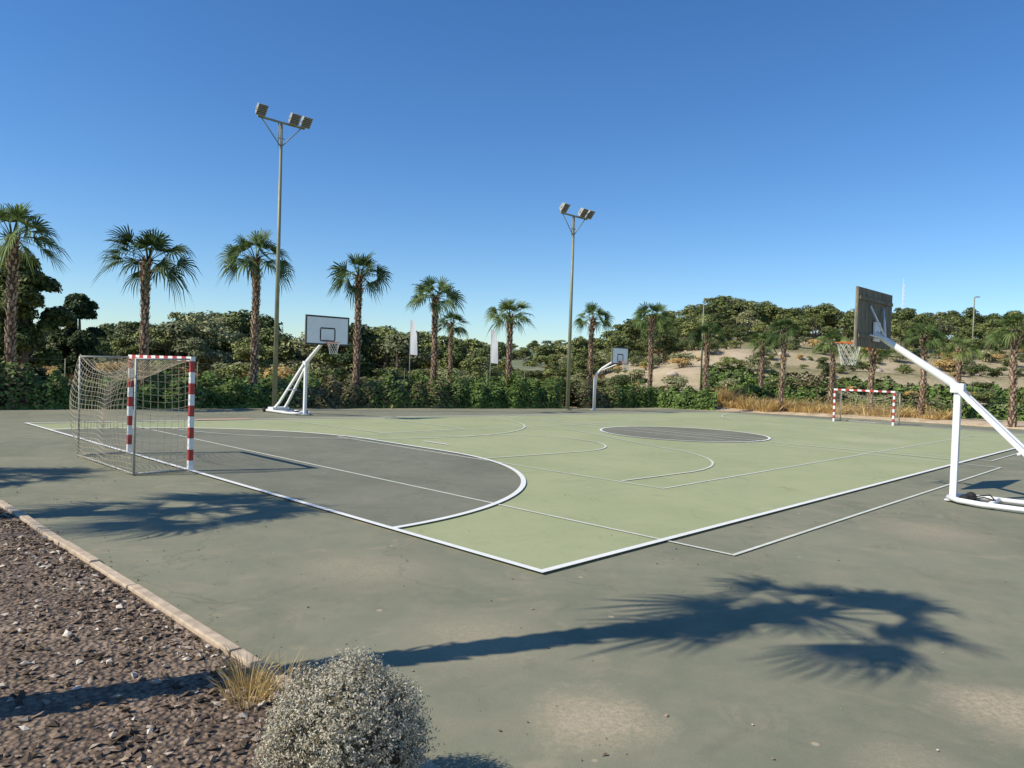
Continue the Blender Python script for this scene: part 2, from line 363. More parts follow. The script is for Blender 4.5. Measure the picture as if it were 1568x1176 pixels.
# ---------------------------------------------------------------- football goals
def goal(name,u,v0,width,height,depth,side,cell,rc,sc_=1):
    E=empty(name,W(u,v0),TH)
    mb=MB(); h=height; d=depth*side; r=.04
    def striped(a,b,n):
        a=Vector(a);b=Vector(b)
        for i in range(n):
            p=a.lerp(b,i/n);q=a.lerp(b,(i+1)/n); c=(p+q)/2; dd=(q-p); s=[.08,.08,.08]
            ax=max(range(3),key=lambda k:abs(dd[k])); s[ax]=abs(dd[ax]); mb.box(c,s,0 if (i%2==1) else 1)
    striped((0,0,0),(0,0,h-.04),10); striped((0,width,0),(0,width,h-.04),10); striped((0,-.04,h),(0,width+.04,h),15)
    obj('frame_front',mb.mesh('goal_front',[M_red,M_white]),E)
    mb=MB()
    for y in (0,width):
        mb.tube([(-.04*(-side),y,h-.01),(d,y,h-.03)],.018,0); mb.tube([(d,y,0),(d,y,h-.02)],.02,0); mb.tube([(0.05*side,y,.03),(d,y,.03)],.02,0)
    mb.tube([(d,0,.03),(d,width,.03)],.02,0)
    obj('frame_rear',mb.mesh('goal_rear',[M_grey_steel]),E)
    nm=MB()
    def netsurf(fn,nu,nv):
        P=[[Vector(fn(i/nu,j/nv)) for j in range(nv+1)] for i in range(nu+1)]
        for i in range(nu+1): nm.tube([P[i][j] for j in range(nv+1)],rc,0,3,False)
        for j in range(nv+1): nm.tube([P[i][j] for i in range(nu+1)],rc,0,3,False)
    q=side
    def back(a,b):
        y=a*width; z=(1-b)*h; sag=.30*math.sin(math.pi*a)*(1-b)**1.5
        return (d+q*(.22*math.sin(math.pi*b)*(.6+.4*math.sin(9*a))+.10*b*math.sin(math.pi*a)), y+.02*math.sin(20*b), max(.02,z-sag+.02*math.sin(14*a)))
    def top(a,b):
        y=a*width; return (b*d, y, h-.02-.26*math.sin(math.pi*b)*(.4+.6*math.sin(math.pi*a))-.30*b*math.sin(math.pi*a))
    def sidef(y0,sg):
        return lambda a,b:(a*d, y0+sg*.06*math.sin(math.pi*a)*math.sin(math.pi*b), max(.02,(1-b)*h-.06*math.sin(math.pi*a)))
    netsurf(back,int(width/cell),int(h*1.15/cell)); netsurf(top,int(width/cell),int(abs(depth)/cell))
    netsurf(sidef(0,-1),int(depth/cell),int(h/cell)); netsurf(sidef(width,1),int(depth/cell),int(h/cell))
    obj('net',nm.mesh('goal_net',[M_net]),E)
goal('football_goal',0,8.5,3.05,2.02,.95,-1,.115,.0038)
goal('football_goal',30.1,6.0,2.6,1.5,.8,1,.15,.006)

# ---------------------------------------------------------------- basketball stands
def board(mb,y,zc,w,h,face):
    mb.box((0,y,zc),(w,.03,h),0)
    mb.box((0,y+face*.0185,zc),(w-.02,.006,h-.02),1)
    n=9
    for k in range(n): mb.box((-w/2+(k+.5)*w/n,y-face*.021,zc),(w/n-.012,.010,h-.01),0)
    for z in(-h*.32,h*.32): mb.box((0,y-face*.040,zc+z),(w*.96,.026,.06),0)
    t=.05; yy=y+face*.024
    for (x,z,sx,sz) in [(0,h/2-t/2-.01,w-.02,t),(0,-h/2+t/2+.01,w-.02,t)]: mb.box((x,yy,zc+z),(sx,.004,sz),2)
    for x in (-w/2+t/2+.01,w/2-t/2-.01): mb.box((x,yy,zc),(t,.004,h-.03-2*t),2)
    iw,ih=.59*w/1.8,.45*h/1.05; zb=zc-h/2+.15*h+ih/2
    for z in(-ih/2,ih/2): mb.box((0,yy,zb+z),(iw,.004,t),2)
    for x in(-iw/2,iw/2): mb.box((x,yy,zb),(t,.004,ih-t),2)
def hoop(mb,c,R,mat,netm,face):
    c=Vector(c); n=28
    pts=[c+Vector((R*math.cos(a),R*math.sin(a),0)) for a in np.linspace(0,2*math.pi,n+1)]
    mb.tube(pts,.012,mat,6,False)
    mb.box(c-Vector((0,face*(R+.06),0)),(.12,.14,.03),mat); mb.box(c-Vector((0,face*(R+.12),.06)),(.12,.02,.14),mat)
    K_=12; L=.42
    for s in (1,-1):
        for k in range(K_):
            P=[]
            for j in range(6):
                t=j/5; a=2*math.pi*(k+s*j*.5)/K_; rr=R*(1-.45*t**.7); P.append(c+Vector((rr*math.cos(a),rr*math.sin(a),-L*t)))
            mb.tube(P,.005,netm,3,False)
def portable_stand(name,u,v,face):
    E=empty(name,W(u,v),TH if face>0 else TH+math.pi)
    zc=3.15; yb=1.42
    mb=MB(); board(mb,yb,zc,1.8,1.05,1)
    obj('backboard',mb.mesh('backboard',[M_plank,M_board,M_dark]),E)
    mb=MB(); hoop(mb,(0,yb+.42,2.72),.225,0,1,1); obj('hoop',mb.mesh('hoop',[M_rim,M_netw]),E)
    mb=MB()
    mb.tube([(0,0,.06),(0,.0,1.9)],.072,0,4)
    mb.tube([(0,-.10,1.84),(0,.10,2.03),(0,yb-.12,2.84),(0,yb-.05,2.9)],[.075,.075,.055,.05],0,10)
    mb.box((0,0,1.95),(.17,.2,.16),0)
    mb.box((0,yb-.06,2.92),(.3,.03,.35),0)
    for x in(-.34,.34): mb.tube([(0,yb-.22,2.80),(x,yb-.05,zc+.22)],.018,0,6); mb.tube([(0,yb-.22,2.80),(x,yb-.05,zc-.3)],.018,0,6)
    for x in (-.075,.075): mb.tube([(x*.9,.0,1.95),(x*2.4,-1.55,.42),(x*3,-1.95,.10)],.055,0,4)
    mb.tube([(-.2,-.95,.92),(.2,-.95,.92)],.03,0,8)
    for x in(-.42,.42): mb.tube([(x*.25,.05,.08),(x*.75,-.15,.075),(x,-.5,.07),(x,-2.3,.07)],.045,0,8)
    for y in(-.6,-1.45,-2.28): mb.tube([(-.42,y,.07),(.42,y,.07)],.036,0,6)
    mb.box((0,0,.035),(.3,.2,.02),0)
    mb.box((0,-1.95,.15),(.7,.4,.1),0)
    for x in(-.2,.2):
        mb.tube([(x-.03,-.22,.09),(x+.03,-.22,.09)],.085,2,14)
        mb.tube([(x,-.22,.09),(x,-.5,.16),(0,-.62,.10)],.012,2,5)
    for x in(-.48,.48): mb.tube([(x-.03,-2.2,.09),(x+.03,-2.2,.09)],.085,2,14)
    obj('stand_frame',mb.mesh('stand_frame',[M_white,M_white,M_black]),E)
portable_stand('basketball_stand',8.9,-1.5,1)
portable_stand('basketball_stand',9.0,20.0,-1)
def fixed_stand(loc,rz):
    E=empty('basketball_post',loc,rz)
    mb=MB(); board(mb,1.5,2.78,1.35,.85,1); obj('backboard',mb.mesh('backboard_b',[M_plank,M_board,M_dark]),E)
    mb=MB(); hoop(mb,(0,1.88,2.5),.22,0,1,1); obj('hoop',mb.mesh('hoop_b',[M_rim,M_netw]),E)
    mb=MB(); mb.tube([(0,0,0),(0,0,1.55),(0,.1,1.85),(0,.45,2.15),(0,1.1,2.5),(0,1.44,2.65)],[.08,.075,.07,.06,.05,.05],0,10)
    mb.tube([(0,.3,2.0),(0,1.44,2.4)],.03,0,6)
    mb.tube([(0,0,0),(0,0,.03)],.18,0,10)
    obj('post',mb.mesh('post_b',[M_white]),E)
fixed_stand((4.2,37.8,0),TH+math.pi)

# ---------------------------------------------------------------- floodlights
def flood(loc,h,bar=2.05):
    E=empty('floodlight_mast',loc,TH)
    mb=MB(); mb.tube([(0,0,0),(0,0,h)],[.105,.055],0,12); mb.tube([(0,0,0),(0,0,.04)],.22,0,12)
    for k in range(4):
        a=k*math.pi/2+.78; mb.tube([(.17*math.cos(a),.17*math.sin(a),.04),(.17*math.cos(a),.17*math.sin(a),.09)],.02,0,6)
    mb.box((0,.07,.9),(.12,.02,.35),0)
    mb.box((0,0,h+.03),(bar,.07,.07),0)
    for s in(-1,1): mb.tube([(0,0,h-.95),(s*bar*.42,0,h)],.022,0,6)
    mb.tube([(0.16,0,h-.6),(-.16,0,h-.6)],.02,0,6)
    mb.tube([(-.13,0,h-.95),(-.13,0,h-.02)],.015,0,6)
    obj('pole',mb.mesh('mast_pole',[M_pole]),E)
    for i,x in enumerate((-bar/2+.05,bar*.22,bar/2-.05)):
        hb=MB(); R=Matrix.Rotation(math.radians(38),3,'X')
        c=Vector((x,-.18,h+.28))
        def P(v): return c+R@Vector(v)
        w,hh,d=.20,.23,.12
        fr=[P((-w,-d,-hh)),P((w,-d,-hh)),P((w,-d,hh)),P((-w,-d,hh))]; bk=[P((-w*.75,d,-hh*.7)),P((w*.75,d,-hh*.7)),P((w*.75,d,hh*.7)),P((-w*.75,d,hh*.7))]
        hb.add(fr+bk,[(4,5,1,0),(5,6,2,1),(6,7,3,2),(7,4,0,3),(7,6,5,4)],0)
        inn=[P((-w*.88,-d+.02,-hh*.88)),P((w*.88,-d+.02,-hh*.88)),P((w*.88,-d+.02,hh*.88)),P((-w*.88,-d+.02,hh*.88))]
        hb.add(fr+inn,[(0,1,5,4),(1,2,6,5),(2,3,7,6),(3,0,4,7)],0); hb.add(inn,[(0,1,2,3)],1)
        for k in range(6): hb.box(P((0,-d-.01,-hh*.8+k*hh*.32)),(w*1.8,.035,.014),0,R)
        hb.tube([(x-.0,0,h+.06),(x,-.02,h+.2),P((0,d,0))],.03,0,6)
        for k in(-1,1): hb.tube([(x,0,h+.08),P((k*w*1.05,0,-.05)),P((k*w*1.05,0,.03))],.014,0,5)
        obj('lamp_head',hb.mesh('lamp_head',[M_grey_steel,M_glass]),E)
    return E
flood((-9.6,30.2,0),11.55)
flood((2.8,37.1,0),9.6)
def slim(name,loc,h,r=.07,arm=0):
    E=empty(name,loc); mb=MB(); mb.tube([(0,0,0),(0,0,h)],[r,r*.6],0,8); mb.tube([(0,0,0),(0,0,.05)],r*2.2,0,8)
    if arm: mb.tube([(0,0,h-.05),(arm*.5,0,h+.02),(arm,0,h+.03)],r*.5,0,6); mb.box((arm,0,h+.02),(.3,.14,.07),0)
    obj('pole',mb.mesh('slim_pole',[M_pole]),E)
slim('street_lamp',(11.9,47,float(HT(11.9,47))),6.0,.06,.15)
slim('street_lamp',(37.5,61,float(HT(37.5,61))),6.4,.07,.25)
x_,y_=68,131; z_=float(HT(x_,y_)); E=empty('antenna_mast',(x_,y_,z_)); mb=MB()
for s in((-.25,-.2),(.25,-.2),(0,.28)): mb.tube([(s[0],s[1],0),(s[0]*.3,s[1]*.3,9.5)],.04,0,5)
for k in range(12): mb.tube([(-.2,-.16,k*.8),(.2,-.16,k*.8+.4),(0,.22,k*.8+.8)],.02,0,4)
mb.tube([(0,0,9),(0,0,10.5)],.03,0,5); obj('lattice',mb.mesh('antenna',[M_white]),E)

def banner(loc,h,w=.5,rz=-.5):
    E=empty('banner_flag',loc,rz); mb=MB()
    mb.tube([(0,0,0),(0,0,h)],[.03,.02],1,8); mb.box((0,0,.05),(.4,.4,.1),1)
    n=14; V=[];F=[]
    for i in range(n+1):
        t=i/n; z=h-.02-t*2.1; ww=w*(.45+.55*min(1,t*2.5)) 
        for j in range(4): s=j/3; V.append((.02+ww*s,.05*math.sin(5*t+3*s)*s,z-.05*s))
    for i in range(n):
        for j in range(3): k=i*4+j; F.append((k,k+1,k+5,k+4))
    mb.add(V,F,0,True); obj('flag',mb.mesh('banner',[M_fabric,M_grey_steel]),E)
banner((-6.35,46,0),4.75,.5); banner((-1.4,47,0),4.4,.5)

# ---------------------------------------------------------------- palms
def palm_crown(seed,nl=32):
    r=np.random.default_rng(seed); V=[];F=[]
    for i in range(nl):
        t=(i+.5)/nl; el=math.radians(84-98*t**.9+r.normal()*10); az=i*2.39996+r.normal()*.3
        L=(.50+.38*t+.30*r.random()); R=.68+.32*r.random()
        if t<.15: R*=.9; L*=.9
        h=np.array([math.cos(az),math.sin(az),0]); s=np.array([-math.sin(az),math.cos(az),0]); up=np.array([0,0,1.])
        pts=[];p=np.array([0,0,0.])+h*.06; e=el
        bend=math.radians(12+22*r.random())
        for k in range(5):
            pts.append(p.copy()); d=h*math.cos(e)+up*math.sin(e); p=p+d*L/4; e-=bend/4
        o=len(V)
        for k,q in enumerate(pts):
            w=.032-.018*k/4; V+= [q+s*w,q-s*w,q-up*w*.8]
        for k in range(4):
            a=o+3*k; F+=[(a,a+1,a+4,a+3),(a+1,a+2,a+5,a+4),(a+2,a,a+3,a+5)]
        c=pts[-1]; d=h*math.cos(e)+up*math.sin(e); nn=np.cross(s,d); nn=-nn if nn[2]<0 else nn
        twist=r.normal()*.7; s2=s*math.cos(twist)+nn*math.sin(twist); n2=np.cross(d,s2)
        if n2[2]<0: n2=-n2
        ns=15; span=math.radians(78+20*r.random()); droop=.10+.42*t+.25*r.random(); fold=.40
        for j in range(ns):
            a0=-span+2*span*(j)/ns; a1=-span+2*span*(j+1)/ns; am=(a0+a1)/2
            rr=R*(1-.38*(abs(am)/span)**2)*(.82+.34*r.random())
            def pt(a,rad,off=0):
                q=c+(d*math.cos(a)+s2*math.sin(a))*rad+n2*(fold*abs(math.sin(a))*rad*.6+off)
                return q-up*droop*(rad/R)**2.2*R*.6
            m=.38*rr
            A=c; B=pt(a0,m,-.012); Mi=pt(am,m,.014); C_=pt(a1,m,-.012)
            k1=pt(am-.22*(a1-a0),rr*.72); k2=pt(am+.22*(a1-a0),rr*.72)
            tip=pt(am+r.normal()*.06,rr)-up*(.03+.16*r.random())*(.4+t)
            o=len(V); V+=[A,B,Mi,C_,k1,k2,tip]
            F+=[(o,o+1,o+2,o+2),(o,o+2,o+3,o+3),(o+1,o+4,o+5,o+3),(o+4,o+6,o+5,o+5)]
    V=np.array(V); me=bpy.data.meshes.new('palm_crown')
    FF=[tuple(dict.fromkeys(f)) for f in F]
    me.from_pydata([tuple(v) for v in V],[],FF); me.materials.append(M_palm); me.update(); return me
def palm_trunk(seed,h,r0):
    r=np.random.default_rng(seed); mb=MB(); n=14; rings=int(h/.12); V=[];F=[]
    bx,by=r.normal()*.06,r.normal()*.06
    def cen(t): return bx*math.sin(t*3)+.02*math.sin(t*9+seed), by*math.sin(t*2.5)
    def rad(t): return r0*(1.35-.45*min(1,t*5) if t<.2 else .9+.12*float(ss(.6,1,t))*1.4)
    for i in range(rings+1):
        t=i/rings; cx,cy=cen(t)
        for k in range(n):
            a=2*math.pi*(k+.5*(i%2))/n; rr=rad(t)*(1+.07*r.normal()); V.append((cx+rr*math.cos(a),cy+rr*math.sin(a),t*h))
    for i in range(rings):
        for k in range(n): F.append((i*n+k,i*n+(k+1)%n,(i+1)*n+(k+1)%n,(i+1)*n+k))
    mb.add(V,F,1,False)
    nb=int(h*34)
    for i in range(nb):
        t=(i+r.random())/nb; 
        a=i*2.39996+r.normal()*.15; cx,cy=cen(t); R=rad(t)*.97; z=t*h
        w=.055*(.7+.6*r.random()); L=.14+.09*r.random(); out=.035+.05*r.random()+(.07 if t>.85 else 0)
        ha=np.array([math.cos(a),math.sin(a),0]); s=np.array([-math.sin(a),math.cos(a),0]); c=np.array([cx,cy,z])
        p0=c+ha*R*.95+s*w; p1=c+ha*R*.95-s*w; q0=c+ha*(R+out)+s*w*.55+[0,0,L]; q1=c+ha*(R+out)-s*w*.55+[0,0,L]; b0=c+ha*(R*.9)+[0,0,L*.9]; m0=c+ha*(R+out*.7)+[0,0,L*.3]
        mb.add([p0,p1,q1,q0,b0,m0],[(0,1,5),(1,2,5),(2,3,5),(3,0,5),(3,2,4)],0)
    return mb.mesh('palm_trunk',[M_ptrunk,M_pcore])
crowns=[palm_crown(s) for s in (11,12,13,14,15)]
trunkcache={}
def palm(x,y,zc,width,k=0,r0=.19):
    z0=float(HT(x,y)); h=zc-z0-.22
    E=empty('palm_tree',(x,y,z0)); 
    key=(k%5,round(h*2)/2,r0)
    if key not in trunkcache: trunkcache[key]=palm_trunk(k%5+20,key[1],r0)
    rz=(k*1.7)%6.28
    obj('trunk',trunkcache[key],E,(0,0,-.02),rz,(1,1,(h+.02)/key[1])); s=width/3.35
    obj('crown',crowns[k%5],E,(0,0,h-.05),rz*1.3,(s,s,s*1.0))
PL=[(-18.2,27.0,6.4,3.6),(-14.95,30.4,6.15,3.8),(-11.75,33.7,6.8,3.5),(-7.9,37.7,6.6,3.3),(-4.4,41.2,6.0,3.2),(-4.3,52,5.1,2.7),(-.27,45.5,5.35,3.2),
    (5.0,47,5.5,2.6),(8.5,46,5.6,2.6),(11.5,44,4.5,2.3),(14.9,41.3,4.75,2.2),(15.7,47,4.3,2.2),(19.2,45,4.3,2.2),(19.3,40,3.9,2.0),(21.2,38.6,4.55,2.1),(25.2,42,4.1,2.0),(23.1,34.3,4.7,2.4),
    (-3.66,3.88,6.5,2.6),(-10.1,7.6,6.0,2.9),(-14.2,9.7,6.0,3.0)]
for i,(x,y,zc,w) in enumerate(PL): palm(x,y,zc,w,i,.16 if w>2.95 else (.12 if y<4 else .135))

# ---------------------------------------------------------------- hedges
def hedge(name,line,hs,width,dens,leaf,mat_a,mat_b,brown,seed):
    r=np.random.default_rng(seed); P=np.array(line,float); seg=np.linalg.norm(np.diff(P,axis=0),axis=1); cum=np.concatenate([[0],np.cumsum(seg)])
    L=cum[-1]; n=int(L*dens); s=r.random(n)*L
    x=np.interp(s,cum,P[:,0]); y=np.interp(s,cum,P[:,1]); hh=np.interp(s,cum,hs)
    hh=hh*(1+.12*np.sin(s*1.3+seed)+.10*np.sin(s*3.1)+.09*np.sin(s*7.7+1))
    dx=np.gradient(np.interp(np.linspace(0,L,400),cum,P[:,0])); dy=np.gradient(np.interp(np.linspace(0,L,400),cum,P[:,1]))
    ii=np.clip((s/L*399).astype(int),0,399); t=unit(np.stack([dx[ii],dy[ii]],-1)); nn=np.stack([-t[:,1],t[:,0]],-1)
    a=r.random(n)*math.pi*1.15-.075*math.pi; rad=.72+.38*r.random(n)**.7
    rad*=1+.14*np.sin(s*2.7)+.14*np.sin(s*5.9+a*2)
    wx=np.cos(a)*rad; wz=np.sin(a)*rad
    wx=np.sign(wx)*np.abs(wx)**.6; wz=np.sign(wz)*np.abs(wz)**.75
    C=np.stack([x+nn[:,0]*wx*width/2,y+nn[:,1]*wx*width/2,np.clip(wz,0.02,2)*hh],-1)
    C[:,2]=np.where(r.random(n)<.35,C[:,2]*r.random(n),C[:,2])
    C[:,2]+=HT(C[:,0],C[:,1])
    Nn=unit(np.stack([nn[:,0]*wx,nn[:,1]*wx,wz+.4],-1)+r.normal(size=(n,3))*.45)
    V,F=leafquads(C,Nn,leaf*(.6+.8*r.random(n)),.5,r)
    bm=(np.sin(s*.35+seed)+.6*np.sin(s*1.1)+r.normal(size=n)*.5>1.6-brown*2.4).astype(int)
    E=empty(name)
    obj('leaves',np_mesh('hedge_leaves',V,F,[mat_a,mat_b],bm),E)
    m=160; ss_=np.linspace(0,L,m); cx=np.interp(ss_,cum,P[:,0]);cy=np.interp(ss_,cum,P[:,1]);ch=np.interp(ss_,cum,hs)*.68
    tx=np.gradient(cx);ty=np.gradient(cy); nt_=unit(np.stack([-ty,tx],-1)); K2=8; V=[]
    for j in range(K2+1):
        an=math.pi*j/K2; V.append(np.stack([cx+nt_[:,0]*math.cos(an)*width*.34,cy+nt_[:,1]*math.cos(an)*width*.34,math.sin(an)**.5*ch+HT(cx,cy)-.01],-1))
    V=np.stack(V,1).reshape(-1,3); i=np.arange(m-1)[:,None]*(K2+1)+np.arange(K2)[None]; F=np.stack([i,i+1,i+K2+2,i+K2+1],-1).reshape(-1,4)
    obj('dark_filler',np_mesh('hedge_core',V,F,[M_core],smooth=True),E)  # added dark filler shell inside the leaves, blocks the view through
hedge('hedge',[(-24,23.5),(-18.5,27.0),(-16.5,28.6),(-10.5,32.9),(-2.5,37.2),(2.2,39.8)],[2.1,1.75,.95,.9,1.15,1.25],1.8,1500,.085,M_hedge,M_hedgeb,.5,1)
hedge('hedge',[(3.2,40.6),(8.0,44),(11.8,42.9)],[1.15,1.1,.9],1.7,1100,.09,M_hedge,M_hedgeb,.4,2)
hedge('hedge',[(-20,36),(-10,42),(-2,46.5),(4,49.5)],[1.0,1.1,1.3,1.2],2.4,600,.12,M_hedge,M_hedgeb,.2,3)
hedge('hedge',[(12,47),(20,46.0),(30,42),(38,36)],[.6,.8,.9,1.0],1.8,450,.11,M_hedge,M_hedgeb,.3,4)
hedge('hedge',[(14,55),(26,52),(44,44)],[.7,.9,1.1],2.0,300,.13,M_hedge,M_hedgeb,.3,5)

# ---------------------------------------------------------------- trees
def tree_mesh(seed,kind):
    r=np.random.default_rng(seed)
    if kind=='pine': nL,zr,wr,rr=20,(.38,.9),.44,(.08,.18)
    elif kind=='round': nL,zr,wr,rr=16,(.24,.82),.36,(.12,.24)
    else: nL,zr,wr,rr=8,(.15,.6),.42,(.18,.32)
    c=[];ra=[]
    for i in range(nL):
        a=r.random()*6.28; q=math.sqrt(r.random()); z=zr[0]+(zr[1]-zr[0])*r.random(); w=wr*(1-.55*((z-zr[0])/(zr[1]-zr[0]))**2)
        c.append([q*w*math.cos(a),q*w*math.sin(a),z]); ra.append(rr[0]+(rr[1]-rr[0])*r.random())
    V,F=lobes_leaves(np.array(c),np.array(ra),150,.027 if kind!='shrub' else .045,r,.75,.5)
    n1=len(F); mb=MB()
    if kind!='shrub':
        mb.tube([(0,0,-.05),(.02,.01,.2),(-.01,.02,.45),(.0,0,.7)],[.035,.028,.02,.01],0,6,False)
        for q in c[:9]: mb.tube([(0,.01,.28+.2*r.random()),tuple(np.array(q)*[.6,.6,.92]),tuple(q)],[.014,.009,.004],0,4,False)
    else:
        for q in c: mb.tube([(0,0,-.03),tuple(q)],[.015,.006],0,4,False)
    quads=[f for f in mb.f if len(f)==4]; V2=np.array(mb.v); F2=np.array(quads)+len(V)
    return np_mesh(kind,np.concatenate([V,V2]),np.concatenate([F,F2]),[M_pine if kind!='round' else M_olive,M_bark],[0]*n1+[1]*len(F2))
pines=[tree_mesh(40+i,'pine') for i in range(5)]; rounds=[tree_mesh(50+i,'round') for i in range(3)]; shrubs=[tree_mesh(60+i,'shrub') for i in range(4)]
def shr2(m,mat):
    k=m.copy(); k.materials[0]=mat; return k
shrubs+= [shr2(shrubs[0],M_olive),shr2(shrubs[1],M_olive),shr2(shrubs[2],M_gold)]
A=[-.8,-.547,-.40,-.34,-.293,-.196,-.144,-.056,.005,.067,.10,.154,.207,.242,.277,.32,.365,.426,.487,.54,.60,.687,.9]
EL=[.03,.0367,.0676,.0626,.0491,.0496,.0452,.0367,.028,.0319,.0531,.068,.080,.088,.107,.1014,.0923,.1075,.1095,.098,.1018,.0984,.09]
wood=empty('pine_woodland'); scrubE=empty('hillside_scrub')
r=np.random.default_rng(99); cnt=0
def put(parent,m,x,y,h,wf=1.):
    global cnt
    cnt+=1; obj('tree_%d'%cnt,m,parent,(x,y,float(HT(x,y))-.05),r.random()*6.28,(h*wf,h*wf,h))
for i in range(120):
    a=-.78+r.random()*.76; y=56+r.random()**.8*45; x=a*y; zt=2.06+y*np.interp(a,A,EL)
    h=(zt-float(HT(x,y)))*(.50+.45*r.random()) if r.random()<.7 else (zt-float(HT(x,y)))*1.02
    h=min(max(h,1.5),8); put(wood,(pines+rounds)[r.integers(8)],x,y,h,1.0+.4*r.random())
for i in range(310):
    a=.05+r.random()*.85; y=66+r.random()**.72*78; x=a*y; g=float(HT(x,y)); zt=2.06+y*np.interp(a,A,EL)
    if y>112: h=min(max(zt-g,1.6),6.5)*(.62+.44*r.random())
    else: h=min(max((zt-g)*.8,2.),5.2)*(.4+.55*r.random())
    if y<80 and r.random()<.45: continue
    put(wood,pines[r.integers(5)] if r.random()<.8 else rounds[r.integers(3)],x,y,h,.95+.5*r.random())
for i in range(560):
    a=-.8+r.random()*1.7 if i<420 else .05+r.random()*.8; y=47+r.random()**1.1*60; x=a*y
    if a<.05 and y<52: y+=6
    put(scrubE,shrubs[r.integers(7)],x,y,(.4+1.1*r.random()) if a>0 else (1.0+1.3*r.random()),1.4)
farE=empty('distant_trees')
for i in range(340):
    a=-.75+r.random()*1.3; y=170+r.random()*230; x=a*y
    put(farE,(pines+shrubs[:4])[r.integers(9)],x,y,3+2.5*r.random(),1.6)
orch=empty('orchard_rows')
for k in range(9):
    y0=84+k*6
    for j in range(13):
        x=-9+j*1.9+k*.4; put(orch,shrubs[(k+j)%4],x,y0+.1*j,1.9,1.15)
def big_tree(x,y,h,w,seed,mat,zb=.12,n=900,leaf=.11):
    r=np.random.default_rng(seed); E=empty('evergreen_tree',(x,y,0)); c=[];ra=[]
    for i in range(34):
        t=r.random(); z=h*(zb+(.88-zb)*t); q=math.sqrt(r.random())*w*.38*(1-.6*max(0,t-.45)/.55); a=r.random()*6.28
        c.append([q*math.cos(a),q*math.sin(a),z]); ra.append(w*(.09+.10*r.random()))
    V,F=lobes_leaves(np.array(c),np.array(ra),int(n*.75),leaf,r,.9,.5); obj('foliage',np_mesh('evergreen',V,F,[mat]),E)
    mb=MB(); mb.tube([(0,0,0),(.05,0,h*.3),(0,.05,h*.7)],[.2,.14,.05],0,8)
    for q in c[:14]: mb.tube([(0,0,h*.25),tuple(q)],[.06,.015],0,5,False)
    obj('trunk',mb.mesh('evergreen_trunk',[M_bark]),E)
M_mid=leafmat('evergreen_leaves_mid',(.035,.052,.012),(.18,.20,.055),.1,False)
big_tree(-22.6,34.5,6.9,4.0,1,M_mid); big_tree(-23.3,40,5.6,3.0,2,M_darktree); big_tree(-28.5,38,5.5,4.2,3,M_darktree); big_tree(-24.8,36.5,4.4,3.2,5,M_darktree)
big_tree(-11.0,52,4.9,2.6,6,M_darktree,.1,500,.13)
def boulder(x,y,s,seed):
    rr=np.random.default_rng(seed); bm_=bpy.data.meshes.new('boulder')
    b=bmesh.new(); bmesh.ops.create_icosphere(b,subdivisions=3,radius=1)
    k=rr.normal(size=(6,3))
    for v in b.verts:
        f_=1
        for q in k: f_-= .18*max(0,v.co.dot(Vector(q))-.9)
        v.co=Vector((v.co.x*1.3,v.co.y,v.co.z*.6))*max(.5,f_)*s
    b.to_mesh(bm_); b.free(); bm_.materials.append(M_stone); obj('boulder',bm_,None,(x,y,float(HT(x,y))+.1*s),rr.random()*6)
for i,(x,y,s) in enumerate([(27,44,.35),(24.5,43.5,.3),(30,62,.6),(37,64,.7),(24,66,.5),(12.5,58,.5),(45,70,.8),(40,128,2.2),(37,129,1.6),(43.5,127,1.4)]): boulder(x,y,s,i)

# ---------------------------------------------------------------- wire fence behind the hedge
def fence():
    E=empty('wire_fence'); mb=MB(); P=[Vector((-24,29.5,0)),Vector((-6,41.5,0)),Vector((3,47,0)),Vector((8,50,0))]
    for a,b in zip(P[:-1],P[1:]):
        n=int((b-a).length/2.5)
        for i in range(n+1):
            q=a.lerp(b,i/n); mb.tube([q,q+Vector((0,0,1.8))],.02,0,6)
        for z in (.3,1.0,1.75): mb.tube([a+Vector((0,0,z)),b+Vector((0,0,z))],.005,0,4,False)
    obj('fence_frame',mb.mesh('fence',[M_pole]),E)
fence()

# ---------------------------------------------------------------- grasses
def grass(name,spots,mat,h,n,spread,seed,w=.004,zoff=0.):
    r=np.random.default_rng(seed); V=[];F=[];k=0
    for (x,y,s) in spots:
        z0=float(HT(x,y))+zoff
        for i in range(n):
            a=r.random()*6.28; q=spread*s*math.sqrt(r.random()); b=np.array([x+q*math.cos(a),y+q*math.sin(a),z0]); L=h*s*(.5+.6*r.random())
            lean=.25+.6*r.random(); d=np.array([math.cos(a)*lean,math.sin(a)*lean,1.]); d/=np.linalg.norm(d); sd=np.array([-math.sin(a+r.normal()),math.cos(a+r.normal()),0])
            p1=b+d*L*.55; p2=b+d*L*.95+np.array([math.cos(a),math.sin(a),0])*L*.25*r.random()-np.array([0,0,L*.12]); ww=w*(.6+.8*r.random())
            V+=[b+sd*ww,b-sd*ww,p1-sd*ww*.8,p1+sd*ww*.8,p2-sd*ww*.15,p2+sd*ww*.15]; F+=[(k,k+1,k+2,k+3),(k+3,k+2,k+4,k+5)]; k+=6
    obj(name,np_mesh(name,V,F,[mat]))
m,nt,b=newmat('sandy_bed'); p=coords(nt)
nt.links.new(mixc(nt,mrange(nt,noise(nt,1.5,7,.7,p),.35,.65),(.38,.27,.16),(.64,.50,.32)),b.inputs['Base Color']); b.inputs['Roughness'].default_value=.95; bump(nt,b,noise(nt,8,5,.6,p),.6,.05)
bp=np.array([(10.5,42.6),(14,40.2),(18.5,38.0),(22.5,34.6),(25.5,31),(30,33),(27,38.5),(22,42.3),(16,44),(12,44.4)])
